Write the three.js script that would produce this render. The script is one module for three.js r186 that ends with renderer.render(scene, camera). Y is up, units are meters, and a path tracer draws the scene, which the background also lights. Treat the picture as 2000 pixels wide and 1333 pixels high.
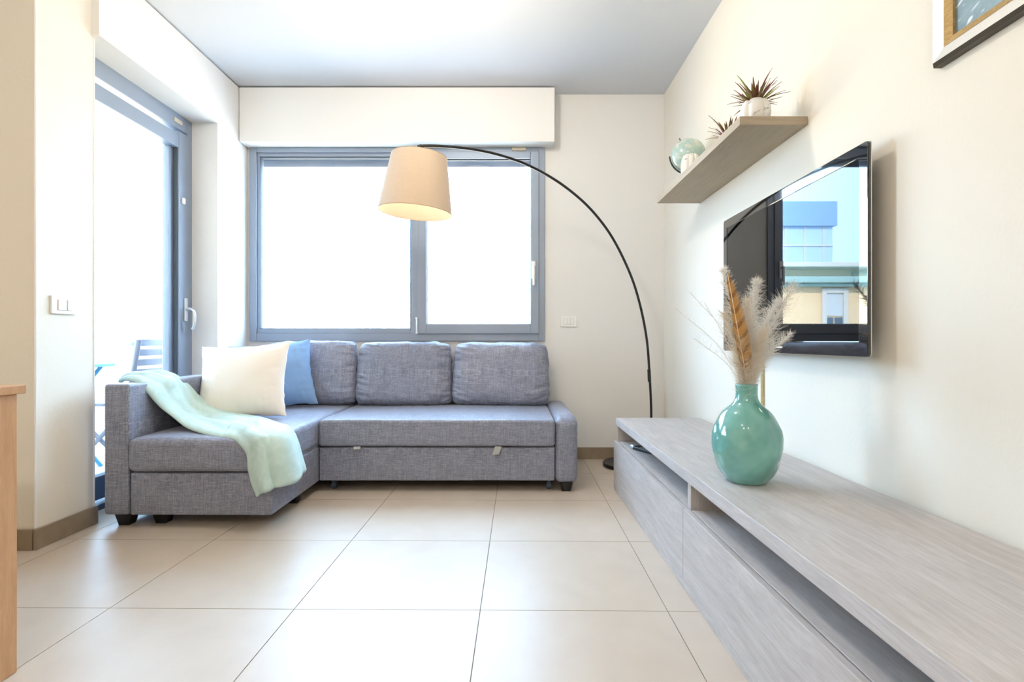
import * as THREE from 'three';
import { mergeGeometries } from 'three/addons/utils/BufferGeometryUtils.js';
import { RectAreaLightUniformsLib } from 'three/addons/lights/RectAreaLightUniformsLib.js';
import { createNoise3D } from 'simplex-noise';

// ---------------------------------------------------------------- camera, sky, sun, exposure
RectAreaLightUniformsLib.init();
const renderer = new THREE.WebGLRenderer({ antialias: true });
renderer.toneMapping = THREE.LinearToneMapping;
renderer.toneMappingExposure = 0.55;
renderer.shadowMap.enabled = true;
const scene = new THREE.Scene();
const F = 1055, H = 0.865;                       // focal length in pixels of the 2000 px frame, eye height
const camera = new THREE.PerspectiveCamera(2 * Math.atan(666.5 / F) * 180 / Math.PI, 2000 / 1333, 0.05, 400);
camera.position.set(0, H, 0);
camera.lookAt(0, H, -1);
scene.add(camera);
scene.background = new THREE.Color().setRGB(0.44, 0.70, 1.0);   // hazy bright sky
scene.backgroundIntensity = 38;
const sun = new THREE.DirectionalLight(new THREE.Color().setRGB(1, 0.96, 0.90), 40);
sun.position.set(14, 26, 22); sun.target.position.set(-4, 0, -12);
sun.castShadow = true; sun.shadow.mapSize.set(2048, 2048);
Object.assign(sun.shadow.camera, { left: -45, right: 45, top: 45, bottom: -45, near: 1, far: 120 });
sun.name = 'sun'; scene.add(sun, sun.target);

// ---------------------------------------------------------------- helpers
let seed = 7;
const rnd = () => { seed = (seed * 1664525 + 1013904223) >>> 0; return seed / 4294967296; };
const rr = (a, b) => a + (b - a) * rnd();
const n3 = createNoise3D(() => rnd());
const V = (x, y, z) => new THREE.Vector3(x, y, z);
const P = (px, py, d) => V((px - 1000) * d / F, H - (py - 666.5) * d / F, -d);   // reading the photo: a pixel at a known depth
const names = {};
function numbered(name) { const k = names[name] = (names[name] ?? -1) + 1; return k ? `${name}_${String(k).padStart(3, '0')}` : name; }
function shade(o) { o.castShadow = o.receiveShadow = true; return o; }
function part(name, geo, mat, parent, label) {
  const m = shade(new THREE.Mesh(Array.isArray(geo) ? mergeGeometries(geo.map((g) => g.index ? g.toNonIndexed() : g)) : geo, mat));
  m.name = name; if (label) m.userData.label = label; parent.add(m); return m;
}
function group(name, label, category, extra = {}, pos = [0, 0, 0]) {
  const g = new THREE.Group(); g.name = numbered(name); g.position.set(...pos);
  Object.assign(g.userData, { label, category }, extra); scene.add(g); return g;
}
function solo(name, geo, mat, label, category, extra = {}) {
  const m = part(numbered(name), geo, mat, scene); Object.assign(m.userData, { label, category }, extra); return m;
}
const STR = { kind: 'structure' };
// uv in metres from the dominant direction of each face; turn swaps u and v (grain direction)
function uvMetres(g, grain = 'x') {
  if (g.index) g = g.toNonIndexed();
  if (!g.attributes.normal) g.computeVertexNormals();
  const p = g.attributes.position, uv = new Float32Array(p.count * 2), a = V(), b = V(), c = V();
  for (let i = 0; i < p.count; i += 3) {
    a.fromBufferAttribute(p, i); b.fromBufferAttribute(p, i + 1); c.fromBufferAttribute(p, i + 2);
    const n = b.clone().sub(a).cross(c.clone().sub(a)), x = Math.abs(n.x), y = Math.abs(n.y), z = Math.abs(n.z);
    [a, b, c].forEach((q, k) => {
      let u, v;
      if (grain === 'z') { u = q.z; v = (x >= y && x >= z) ? q.y : q.x; if (z > x && z > y) { u = q.x; v = q.y; } }
      else if (grain === 'y') { u = q.y; v = (x >= y && x >= z) ? q.z : q.x; if (y > x && y > z) { u = q.z; v = q.x; } }
      else { u = q.x; v = (y >= x && y >= z) ? q.z : q.y; if (x > y && x > z) { u = q.z; v = q.y; } }
      uv[(i + k) * 2] = u; uv[(i + k) * 2 + 1] = v;
    });
  }
  g.setAttribute('uv', new THREE.BufferAttribute(uv, 2)); return g;
}
// plain box from x0..x1, y0..y1 and depth d0..d1 (z = -depth)
function bx(x0, x1, y0, y1, d0, d1, grain) {
  const g = new THREE.BoxGeometry(x1 - x0, y1 - y0, d1 - d0); g.translate((x0 + x1) / 2, (y0 + y1) / 2, -(d0 + d1) / 2); return uvMetres(g, grain);
}
function smoothNormals(g) {
  if (g.index) g = g.toNonIndexed();
  const p = g.attributes.position, m = new Map(), key = (i) => `${Math.round(p.getX(i) * 2e5)},${Math.round(p.getY(i) * 2e5)},${Math.round(p.getZ(i) * 2e5)}`;
  const a = V(), b = V(), c = V(), keys = [];
  for (let i = 0; i < p.count; i += 3) {
    a.fromBufferAttribute(p, i); b.fromBufferAttribute(p, i + 1); c.fromBufferAttribute(p, i + 2);
    const n = b.sub(a).cross(c.sub(a));
    for (let k = 0; k < 3; k++) { const s = keys[i + k] = key(i + k); if (!m.has(s)) m.set(s, V()); m.get(s).add(n); }
  }
  const o = new Float32Array(p.count * 3);
  for (let i = 0; i < p.count; i++) { const n = m.get(keys[i]).clone().normalize(); n.toArray(o, i * 3); }
  g.setAttribute('normal', new THREE.BufferAttribute(o, 3)); return g;
}
// box with rounded edges on a grid that is dense at the edges; fn may push each point
function softBox(x0, x1, y0, y1, d0, d1, r, step = 1e9, fn = null, grain = 'x', arc = 3) {
  const dims = [x1 - x0, y1 - y0, d1 - d0], lists = dims.map((L) => {
    const h = L / 2, q = Math.min(r, h), out = [];
    for (let i = 0; i <= arc; i++) out.push(-h + q * (1 - Math.cos(i / arc * Math.PI / 2)) * 1.0);
    const n = Math.max(1, Math.min(90, Math.round((L - 2 * q) / step)));
    for (let i = 1; i < n; i++) out.push(-h + q + (L - 2 * q) * i / n);
    for (let i = arc; i >= 0; i--) out.push(h - q * (1 - Math.cos(i / arc * Math.PI / 2)));
    return out;
  });
  const g = new THREE.BoxGeometry(1, 1, 1, ...lists.map((l) => l.length - 1)), p = g.attributes.position;
  for (let i = 0; i < p.count; i++) {
    const q = [p.getX(i), p.getY(i), p.getZ(i)].map((t, k) => lists[k][Math.round((t + 0.5) * (lists[k].length - 1))]);
    const inn = q.map((t, k) => { const e = Math.max(0, dims[k] / 2 - r); return Math.min(e, Math.max(-e, t)); });
    const v = V(q[0] - inn[0], q[1] - inn[1], q[2] - inn[2]); v.setLength(Math.min(r, Math.min(...dims) / 2) || 1e-6);
    p.setXYZ(i, inn[0] + v.x, inn[1] + v.y, inn[2] + v.z);
  }
  const mid = [(x0 + x1) / 2, (y0 + y1) / 2, -(d0 + d1) / 2];
  g.translate(...mid);
  let out = uvMetres(g, grain);
  if (fn) { const pp = out.attributes.position, t = V(); for (let i = 0; i < pp.count; i++) { t.fromBufferAttribute(pp, i); fn(t); pp.setXYZ(i, t.x, t.y, t.z); } }
  return smoothNormals(out);
}
function tube(points, radius, seg = 40, rad = 10, closed = false) {
  return new THREE.TubeGeometry(new THREE.CatmullRomCurve3(points, closed), seg, radius, rad, closed).toNonIndexed();
}
function bar(a, b, r0, r1 = r0, rad = 10) {
  const l = a.distanceTo(b), g = new THREE.CylinderGeometry(r1, r0, l, rad).toNonIndexed();
  g.applyQuaternion(new THREE.Quaternion().setFromUnitVectors(V(0, 1, 0), b.clone().sub(a).normalize()));
  const m = a.clone().add(b).multiplyScalar(0.5); return g.translate(m.x, m.y, m.z);
}
const lathe = (pts, n = 48) => new THREE.LatheGeometry(pts.map(([x, y]) => new THREE.Vector2(x, y)), n).toNonIndexed();

// ---------------------------------------------------------------- textures and materials
function tex(w, h, fn, { srgb = false, repeat = 1, ry = repeat } = {}) {
  const a = new Uint8Array(w * h * 4);
  for (let y = 0; y < h; y++) for (let x = 0; x < w; x++) {
    const c = fn(x / w, y / h, x, y), i = (y * w + x) * 4;
    for (let k = 0; k < 3; k++) a[i + k] = Math.max(0, Math.min(255, Math.round((Array.isArray(c) ? c[k] : c) * 255)));
    a[i + 3] = 255;
  }
  const t = new THREE.DataTexture(a, w, h); t.wrapS = t.wrapT = THREE.RepeatWrapping; t.magFilter = THREE.LinearFilter; t.minFilter = THREE.LinearMipmapLinearFilter;
  t.generateMipmaps = true; if (srgb) t.colorSpace = THREE.SRGBColorSpace; t.repeat.set(repeat, ry); t.needsUpdate = true; return t;
}
// noise that tiles over 0..1
const tile3 = (u, v, fx, fy, z) => {
  const a = u * Math.PI * 2, b = v * Math.PI * 2, R1 = fx / (2 * Math.PI), R2 = fy / (2 * Math.PI);
  return (n3(Math.cos(a) * R1 + z * 9.7, Math.sin(a) * R1, Math.cos(b) * R2 + z) + n3(Math.sin(b) * R2 + z * 3.1, Math.cos(a) * R1 + 40, Math.sin(a) * R1 + Math.cos(b) * R2)) * 0.5;
};
const mix = (a, b, t) => a.map((v, i) => v + (b[i] - v) * t);
const std = (o) => new THREE.MeshStandardMaterial(o);
const phy = (o) => new THREE.MeshPhysicalMaterial(o);

const plasterBump = tex(256, 256, (u, v) => 0.5 + 0.25 * tile3(u, v, 24, 24, 1) + 0.2 * tile3(u, v, 70, 70, 2), { repeat: 1.4 });
const paint = (c) => std({ color: c, roughness: 0.85, bumpMap: plasterBump, bumpScale: 0.0006 });
const M = {};
M.wallWhite = paint('#ebe9e6');
M.wallCream = paint('#ece5d7');
M.ceiling = paint('#dcdfe4');
M.boxWhite = std({ color: '#f1efeb', roughness: 0.6 });
// porcelain tile
const tileMap = (k) => tex(256, 256, (u, v) => {
  const t = 0.5 + 0.25 * tile3(u, v, 4, 4, k) + 0.10 * tile3(u, v, 12, 12, k + 4) + 0.06 * (rnd() - 0.5);
  return mix([0.76, 0.70, 0.635], [0.81, 0.755, 0.69], t);
}, { srgb: true, repeat: 1 / 0.6 });
const tileRough = tex(256, 256, (u, v) => 0.37 + 0.02 * tile3(u, v, 4, 4, 3) + 0.01 * tile3(u, v, 24, 24, 5), { repeat: 1.3 });
M.tiles = [11, 12, 13].map((k) => phy({ map: tileMap(k), ior: 1.58, roughness: 1, roughnessMap: tileRough }));
M.grout = std({ color: '#8d8377', roughness: 0.9 });
M.skirt = std({ map: tex(256, 256, (u, v) => mix([0.52, 0.45, 0.37], [0.60, 0.53, 0.44], 0.5 + 0.3 * tile3(u, v, 8, 8, 21) + 0.2 * tile3(u, v, 60, 60, 22)), { srgb: true, repeat: 2 }), roughness: 0.45 });
// linen upholstery: crossing threads with slubs
function linen(lo, hi, z, size = 512, metres = 0.36) {
  const rowN = [], colN = [];
  for (let i = 0; i < size; i++) { rowN.push(rnd()); colN.push(rnd()); }
  const f = (u, v, x, y) => {
    const a = tile3(u, v, 7, 150, z), b = tile3(u, v, 150, 7, z + 5), c = tile3(u, v, 26, 190, z + 9), d = tile3(u, v, 190, 26, z + 13);
    return 0.5 + 0.20 * a + 0.20 * b + 0.16 * c + 0.16 * d + 0.11 * (rowN[y] - 0.5) + 0.11 * (colN[x] - 0.5) + 0.1 * (rnd() - 0.5);
  };
  const vals = new Float32Array(size * size);
  for (let y = 0; y < size; y++) for (let x = 0; x < size; x++) vals[y * size + x] = f(x / size, y / size, x, y);
  return {
    map: tex(size, size, (u, v, x, y) => mix(lo, hi, Math.max(0, Math.min(1, vals[y * size + x]))), { srgb: true, repeat: 1 / metres }),
    bump: tex(size, size, (u, v, x, y) => vals[y * size + x], { repeat: 1 / metres }),
  };
}
const sofaCloth = linen([0.29, 0.30, 0.36], [0.74, 0.755, 0.82], 31, 512, 0.46);
M.sofa = phy({ map: sofaCloth.map, bumpMap: sofaCloth.bump, bumpScale: 0.0008, roughness: 0.45, sheen: 1, sheenRoughness: 0.45, sheenColor: new THREE.Color(0.85, 0.9, 1) });
const fineCloth = linen([0.44, 0.44, 0.44], [0.56, 0.56, 0.56], 47, 256, 0.12);
M.pillowWhite = phy({ color: '#f0e9df', bumpMap: fineCloth.bump, bumpScale: 0.0005, roughness: 0.9, sheen: 0.2 });
M.pillowBlue = phy({ color: '#7d9cc0', bumpMap: fineCloth.bump, bumpScale: 0.0005, roughness: 0.85, sheen: 0.2 });
M.throwGreen = phy({
  map: tex(512, 512, (u, v) => mix([0.71, 0.83, 0.81], [0.84, 0.92, 0.905], 0.5 + 0.28 * tile3(u, v, 10, 10, 51) + 0.2 * tile3(u, v, 60, 60, 52) + 0.22 * (rnd() - 0.5)), { srgb: true, repeat: 2.2 }),
  bumpMap: tex(256, 256, (u, v) => 0.5 + 0.25 * tile3(u, v, 60, 60, 55) + 0.3 * (rnd() - 0.5), { repeat: 6 }), bumpScale: 0.0015, roughness: 1, sheen: 0.6, sheenRoughness: 0.6, sheenColor: new THREE.Color(0.85, 1, 0.95) });
M.blackPlastic = std({ color: '#15171c', roughness: 0.45 });
M.strap = std({ color: '#a9a9a4', roughness: 0.8, bumpMap: fineCloth.bump, bumpScale: 0.0005 });
// taupe oak and warm beech
function wood(lo, hi, z, { w = 512, h = 512, metres = 0.9, across = 0.45 } = {}) {
  const g = (u, v) => {
    const bend = 0.02 * tile3(u, v, 3, 3, z);
    return 0.5 + 0.16 * tile3(u, v + bend, 3, 16, z + 1) + 0.20 * tile3(u, v + bend, 6, 70, z + 2) + 0.16 * tile3(u, v, 22, 190, z + 3) + 0.08 * (rnd() - 0.5);
  };
  const vals = new Float32Array(w * h);
  for (let y = 0; y < h; y++) for (let x = 0; x < w; x++) vals[y * w + x] = g(x / w, y / h);
  return {
    map: tex(w, h, (u, v, x, y) => mix(lo, hi, Math.max(0, Math.min(1, vals[y * w + x]))), { srgb: true, repeat: 1 / metres, ry: 1 / across }),
    bumpMap: tex(w, h, (u, v, x, y) => vals[y * w + x], { repeat: 1 / metres, ry: 1 / across }), bumpScale: 0.0007,
  };
}
M.oak = std({ ...wood([0.64, 0.615, 0.605], [0.85, 0.83, 0.82], 61), roughness: 0.42 });
M.shelfOak = std({ ...wood([0.60, 0.54, 0.46], [0.73, 0.67, 0.58], 71), roughness: 0.55 });
M.beech = std({ ...wood([0.70, 0.52, 0.36], [0.84, 0.67, 0.50], 81), roughness: 0.45 });
M.alu = std({ color: '#929cab', roughness: 0.42, metalness: 0.25 });
M.aluDark = std({ color: '#39485a', roughness: 0.5 });
M.gasket = std({ color: '#4b535d', roughness: 0.7 });
M.satin = std({ color: '#d6d9dd', roughness: 0.3, metalness: 0.6 });
M.beigeCap = std({ color: '#cdbfa9', roughness: 0.6 });
M.pane = phy({ color: '#ffffff', roughness: 0, transmission: 1, thickness: 0, ior: 1.45 });
M.plastic = std({ color: '#f3f2f0', roughness: 0.35 });
M.plasticLine = std({ color: '#b9b8b6', roughness: 0.6 });
M.black = std({ color: '#0d0e10', roughness: 0.35 });
M.tvGloss = phy({ color: '#05070c', roughness: 0.05, clearcoat: 1, clearcoatRoughness: 0.02 });
M.tvScreen = phy({ color: '#04060a', roughness: 0.015, ior: 1.5, specularIntensity: 0.9 });
M.brass = std({ color: '#c2ae72', roughness: 0.4, metalness: 0.5 });
M.silver = std({ color: '#c6c5c1', roughness: 0.42, metalness: 0.75 });
M.gold = std({ map: tex(128, 128, (u, v) => mix([0.62, 0.50, 0.31], [0.80, 0.68, 0.46], 0.5 + 0.4 * tile3(u, v, 12, 30, 91)), { srgb: true, repeat: 6 }), roughness: 0.4, metalness: 0.45 });
M.darkEdge = std({ color: '#4d463c', roughness: 0.45, metalness: 0.4 });
M.glaze = phy({
  map: tex(512, 512, (u, v) => mix([0.33, 0.57, 0.55], [0.49, 0.73, 0.69], 0.5 + 0.38 * tile3(u, v, 5, 4, 101) + 0.14 * tile3(u, v, 20, 16, 102)), { srgb: true }),
  roughness: 0.09, clearcoat: 0.9, clearcoatRoughness: 0.04 });
M.potWhite = std({
  map: tex(256, 256, (u, v) => { const s = tile3(u, v, 10, 10, 111) + 0.5 * tile3(u, v, 40, 40, 112); return mix([0.93, 0.92, 0.90], [0.70, 0.68, 0.66], s > 0.42 ? Math.min(1, (s - 0.42) * 3) : 0); }, { srgb: true }), roughness: 0.7 });
M.leaves = ['#7a6a2c', '#6a3f28', '#84435a', '#8f8f3a'].map((c) => std({ color: c, roughness: 0.6, side: THREE.DoubleSide }));

// ---------------------------------------------------------------- the room shell
const XR = 1.115, XL = -1.936, XP = -1.975, DB = 3.96, HC = 2.674;
const DOOR = { d0: 2.553, d1: 3.552, h: 2.30, x: -2.104 };
const WIN = { x0: -1.916, x1: 0.239, y0: 0.865, y1: 2.277 };
// floor: grout bed and single tiles (60 cm), the grid turned a little against the walls
{
  const floor = group('floor', 'beige matt porcelain floor tiles with thin grey joints', 'floor', STR);
  part('grout_bed', bx(-4.2, 1.4, -0.12, -0.0022, -2.95, 4.26), M.grout, floor, 'thin grey grout between the tiles');
  const g = bx(-0.2985, 0.2985, -0.02, 0, -0.2985, 0.2985), ang = -0.011;
  let k = 0;
  for (let i = -6; i <= 2; i++) for (let j = -4; j <= 6; j++) {
    const lx = (i + 0.5) * 0.6, ld = (j + 0.5) * 0.6;
    const x = -0.102 + lx * Math.cos(ang) - ld * Math.sin(ang), d = 1.735 + ld * Math.cos(ang) + lx * Math.sin(ang);
    if (x < -3.95 || x > XR + 0.25 || d < -2.6 || d > DB + 0.0 || (x < -2.35 && d > 2.4)) continue;
    const m = part('tile', g, M.tiles[(i * 5 + j * 3 + 60) % 3], floor); m.position.set(x, 0, -d); m.rotation.y = ang; m.name = k ? `tile_${String(k).padStart(3, '0')}` : 'tile'; k++;
  }
}
solo('ceiling', bx(-4.2, 1.4, HC, HC + 0.2, -3.0, 4.26), M.ceiling, 'smooth white painted ceiling', 'ceiling', STR);
solo('wall_back', [bx(-2.3, WIN.x0, 0, HC, DB, 4.26), bx(WIN.x1, 1.4, 0, HC, DB, 4.26), bx(WIN.x0, WIN.x1, 0, WIN.y0, DB, 4.26), bx(WIN.x0, WIN.x1, WIN.y1, HC, DB, 4.26)],
  M.wallWhite, 'white wall around the wide window behind the sofa', 'wall', STR);
solo('wall_right', bx(XR, 1.4, 0, HC, -3.0, DB), M.wallCream, 'cream wall that carries the television and the shelf', 'wall', STR);
solo('wall_left', [
  bx(-2.3, XL, 0, DOOR.h, DOOR.d1, DB), bx(-2.3, XL, DOOR.h, HC - 0.011, DOOR.d0 - 0.02, DB), bx(-2.3, XP, HC - 0.011, HC, DOOR.d0, DB)],
  M.wallWhite, 'white wall and deep lintel around the balcony door', 'wall', STR);
solo('wall_corner', bx(-4.2, XP, 0, HC, 2.237, DOOR.d0), M.wallCream, 'cream wall end with the light switch beside the balcony door', 'wall', STR);
solo('wall_side', bx(-4.2, -4.0, 0, HC, -3.0, 2.237), M.wallCream, 'cream side wall of the dining area', 'wall', STR);
solo('wall_front', bx(-4.0, XR, 0, HC, -3.0, -2.8), M.wallCream, 'cream wall facing the window', 'wall', STR);
// white metal corner beads on the wall end
solo('trim_1', [bar(V(XP - 0.001, 0.09, -2.239), V(XP - 0.001, HC, -2.239), 0.006), bar(V(XP - 0.002, 0.09, -2.551), V(XP - 0.002, 2.3, -2.551), 0.006)], M.boxWhite, 'slim white corner beads on the cream wall end', 'trim', STR);
// tiled skirting, piece by piece
function skirting(name, label, runs) {
  const g = group(name, label, 'baseboard', STR);
  for (const [x0, x1, d0, d1] of runs) {
    const along = x1 - x0 > d1 - d0, L = along ? x1 - x0 : d1 - d0, n = Math.max(1, Math.ceil(L / 0.6));
    for (let i = 0; i < n; i++) {
      const a = i * L / n + 0.001, b = (i + 1) * L / n - 0.001;
      part('skirting_tile', along ? softBox(x0 + a, x0 + b, 0, 0.086, d0, d1, 0.002, 1e9, null, 'x', 1) : softBox(x0, x1, 0, 0.086, d0 + a, d0 + b, 0.002, 1e9, null, 'x', 1), M.skirt, g);
    }
  }
}
skirting('baseboard_back', 'brown tiled baseboard under the window wall', [[-0.86, 0.46, DB - 0.012, DB], [0.46, XR, DB - 0.012, DB], [-1.93, -0.86, DB - 0.012, DB]]);
skirting('baseboard_right', 'brown tiled baseboard along the cream television wall', [[XR - 0.012, XR, 0, DB - 0.014]]);
skirting('baseboard_left', 'brown tiled baseboard around the cream wall end', [[XP, XP + 0.012, 2.226, DOOR.d0 + 0.012], [-3.9, XP - 0.002, 2.225, 2.237]]);

// roller shutter box above the window
{
  const t = group('trim_2', 'white boxed roller shutter casing above the wide window', 'shutter box', STR);
  part('casing', softBox(XL + 0.004, 0.302, 2.279, HC - 0.011, 3.825, DB, 0.003, 1e9, null, 'x', 2), M.boxWhite, t);
}
// ---------------------------------------------------------------- window
function frameRing(x0, x1, y0, y1, d0, d1, w, wb = w, wt = w, r = 0.003) {
  return [softBox(x0, x0 + w, y0, y1, d0, d1, r, 1e9, null, 'y', 2), softBox(x1 - w, x1, y0, y1, d0, d1, r, 1e9, null, 'y', 2),
    softBox(x0 + w, x1 - w, y0, y0 + wb, d0, d1, r, 1e9, null, 'x', 2), softBox(x0 + w, x1 - w, y1 - wt, y1, d0, d1, r, 1e9, null, 'x', 2)];
}
{
  const w = group('window_1', 'wide grey aluminium window with a fixed pane and an opening sash', 'window', STR);
  part('frame', [...frameRing(WIN.x0, WIN.x1, WIN.y0, WIN.y1, 3.94, 4.03, 0.05, 0.056, 0.034), softBox(-0.728, -0.68, 0.915, 2.245, 3.94, 4.03, 0.003, 1e9, null, 'y', 2)], M.alu, w);
  const fx = part('fixed_light', frameRing(-1.866, -0.728, 0.921, 2.243, 3.955, 4.02, 0.017, 0.034, 0.026), M.alu, w);
  part('rubber_seal', frameRing(-1.8495, -0.7445, 0.9545, 2.218, 3.96, 4.0, 0.004, 0.004, 0.01, 0.001), M.gasket, fx);
  part('pane', bx(-1.85, -0.744, 0.954, 2.219, 3.985, 3.991), M.pane, fx, 'clear glass');
  const s = part('sash', frameRing(-0.684, 0.196, 0.917, 2.246, 3.925, 4.0, 0.06, 0.072, 0.05, 0.005), M.alu, w);
  part('rubber_seal', frameRing(-0.6245, 0.1365, 0.988, 2.197, 3.95, 3.98, 0.004, 0.004, 0.008, 0.001), M.gasket, s);
  part('pane', bx(-0.626, 0.138, 0.986, 2.199, 3.965, 3.971), M.pane, s, 'clear glass');
  part('handle_plate', softBox(0.142, 0.172, 1.315, 1.445, 3.905, 3.926, 0.005), M.satin, s, 'satin handle plate');
  part('handle', [softBox(0.149, 0.167, 1.265, 1.40, 3.868, 3.884, 0.006), softBox(0.150, 0.166, 1.385, 1.402, 3.87, 3.91, 0.005)], M.satin, s, 'satin lever handle pointing down');
  part('hinge', [bar(V(-0.690, 0.925, -3.925), V(-0.690, 1.03, -3.925), 0.008), bar(V(-0.690, 0.918, -3.925), V(-0.690, 0.93, -3.925), 0.011), bar(V(-0.690, 1.025, -3.925), V(-0.690, 1.037, -3.925), 0.011)], M.satin, w, 'small steel hinge');
  part('vent_cap', softBox(0.0, 0.10, 2.252, 2.276, 3.93, 3.945, 0.003), M.beigeCap, w, 'beige vent cap');
  const sh = part('roller_shutter', [0, 1].map((i) => softBox(WIN.x0 + 0.02, WIN.x1 - 0.02, 2.177 + i * 0.05, 2.226 + i * 0.05, 4.07, 4.083, 0.004)), M.alu, w, 'bottom slats of the raised roller shutter');
}
// ---------------------------------------------------------------- balcony door
{
  const X = DOOR.x, dr = group('door_1', 'grey aluminium glazed balcony door with a pale lever handle', 'door', STR);
  const yz = (y0, y1, d0, d1, x0, x1, r = 0.003) => softBox(x0, x1, y0, y1, d0, d1, r, 1e9, null, 'y', 2);
  part('frame', [yz(0, 2.30, 3.505, 3.552, X - 0.08, X), yz(0, 2.30, 2.553, 2.60, X - 0.08, X), yz(2.205, 2.30, 2.60, 3.505, X - 0.08, X)], M.alu, dr);
  part('threshold', yz(0, 0.03, 2.60, 3.505, X - 0.08, X, 0.003), M.aluDark, dr, 'dark metal threshold');
  const leaf = part('leaf', [yz(0.035, 2.19, 3.405, 3.50, X - 0.06, X + 0.006), yz(0.035, 2.19, 2.605, 2.70, X - 0.06, X + 0.006), yz(0.06, 0.175, 2.70, 3.405, X - 0.06, X + 0.004), yz(2.085, 2.17, 2.70, 3.405, X - 0.06, X + 0.004)], M.alu, dr);
  part('bead', [yz(0.175, 2.085, 3.36, 3.40, X - 0.07, X - 0.03), yz(0.175, 2.085, 2.70, 2.74, X - 0.07, X - 0.03)], M.alu, leaf);
  part('rubber_seal', [yz(0.175, 2.085, 3.397, 3.405, X - 0.04, X - 0.004, 0.001), yz(0.165, 0.176, 2.70, 3.40, X - 0.04, X + 0.0045, 0.001)], M.gasket, leaf);
  part('bottom_panel', yz(0.06, 0.165, 2.705, 3.40, X + 0.003, X + 0.007, 0.001), M.aluDark, leaf, 'dark blue kick rail');
  part('pane', bx(X - 0.054, X - 0.048, 0.17, 2.09, 2.70, 3.405), M.pane, leaf, 'clear glass');
  part('handle_plate', softBox(X + 0.005, X + 0.017, 0.99, 1.14, 3.45, 3.482, 0.005), M.satin, leaf, 'pale handle plate');
  const y = 1.068, d = -3.466;
  part('handle', tube([V(X + 0.014, y, d), V(X + 0.045, y + 0.002, d), V(X + 0.062, y - 0.012, d), V(X + 0.068, y - 0.06, d), V(X + 0.06, y - 0.115, d), V(X + 0.052, y - 0.128, d)], 0.0095, 30, 10), M.satin, leaf, 'pale curved lever handle');
  part('catch', softBox(X + 0.005, X + 0.022, 1.735, 1.775, 3.425, 3.45, 0.006), M.plastic, leaf, 'small cream catch');
  part('vent_cap', softBox(X, X + 0.006, 2.235, 2.262, 3.36, 3.44, 0.002), M.beigeCap, dr, 'beige vent cap');
}
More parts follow.
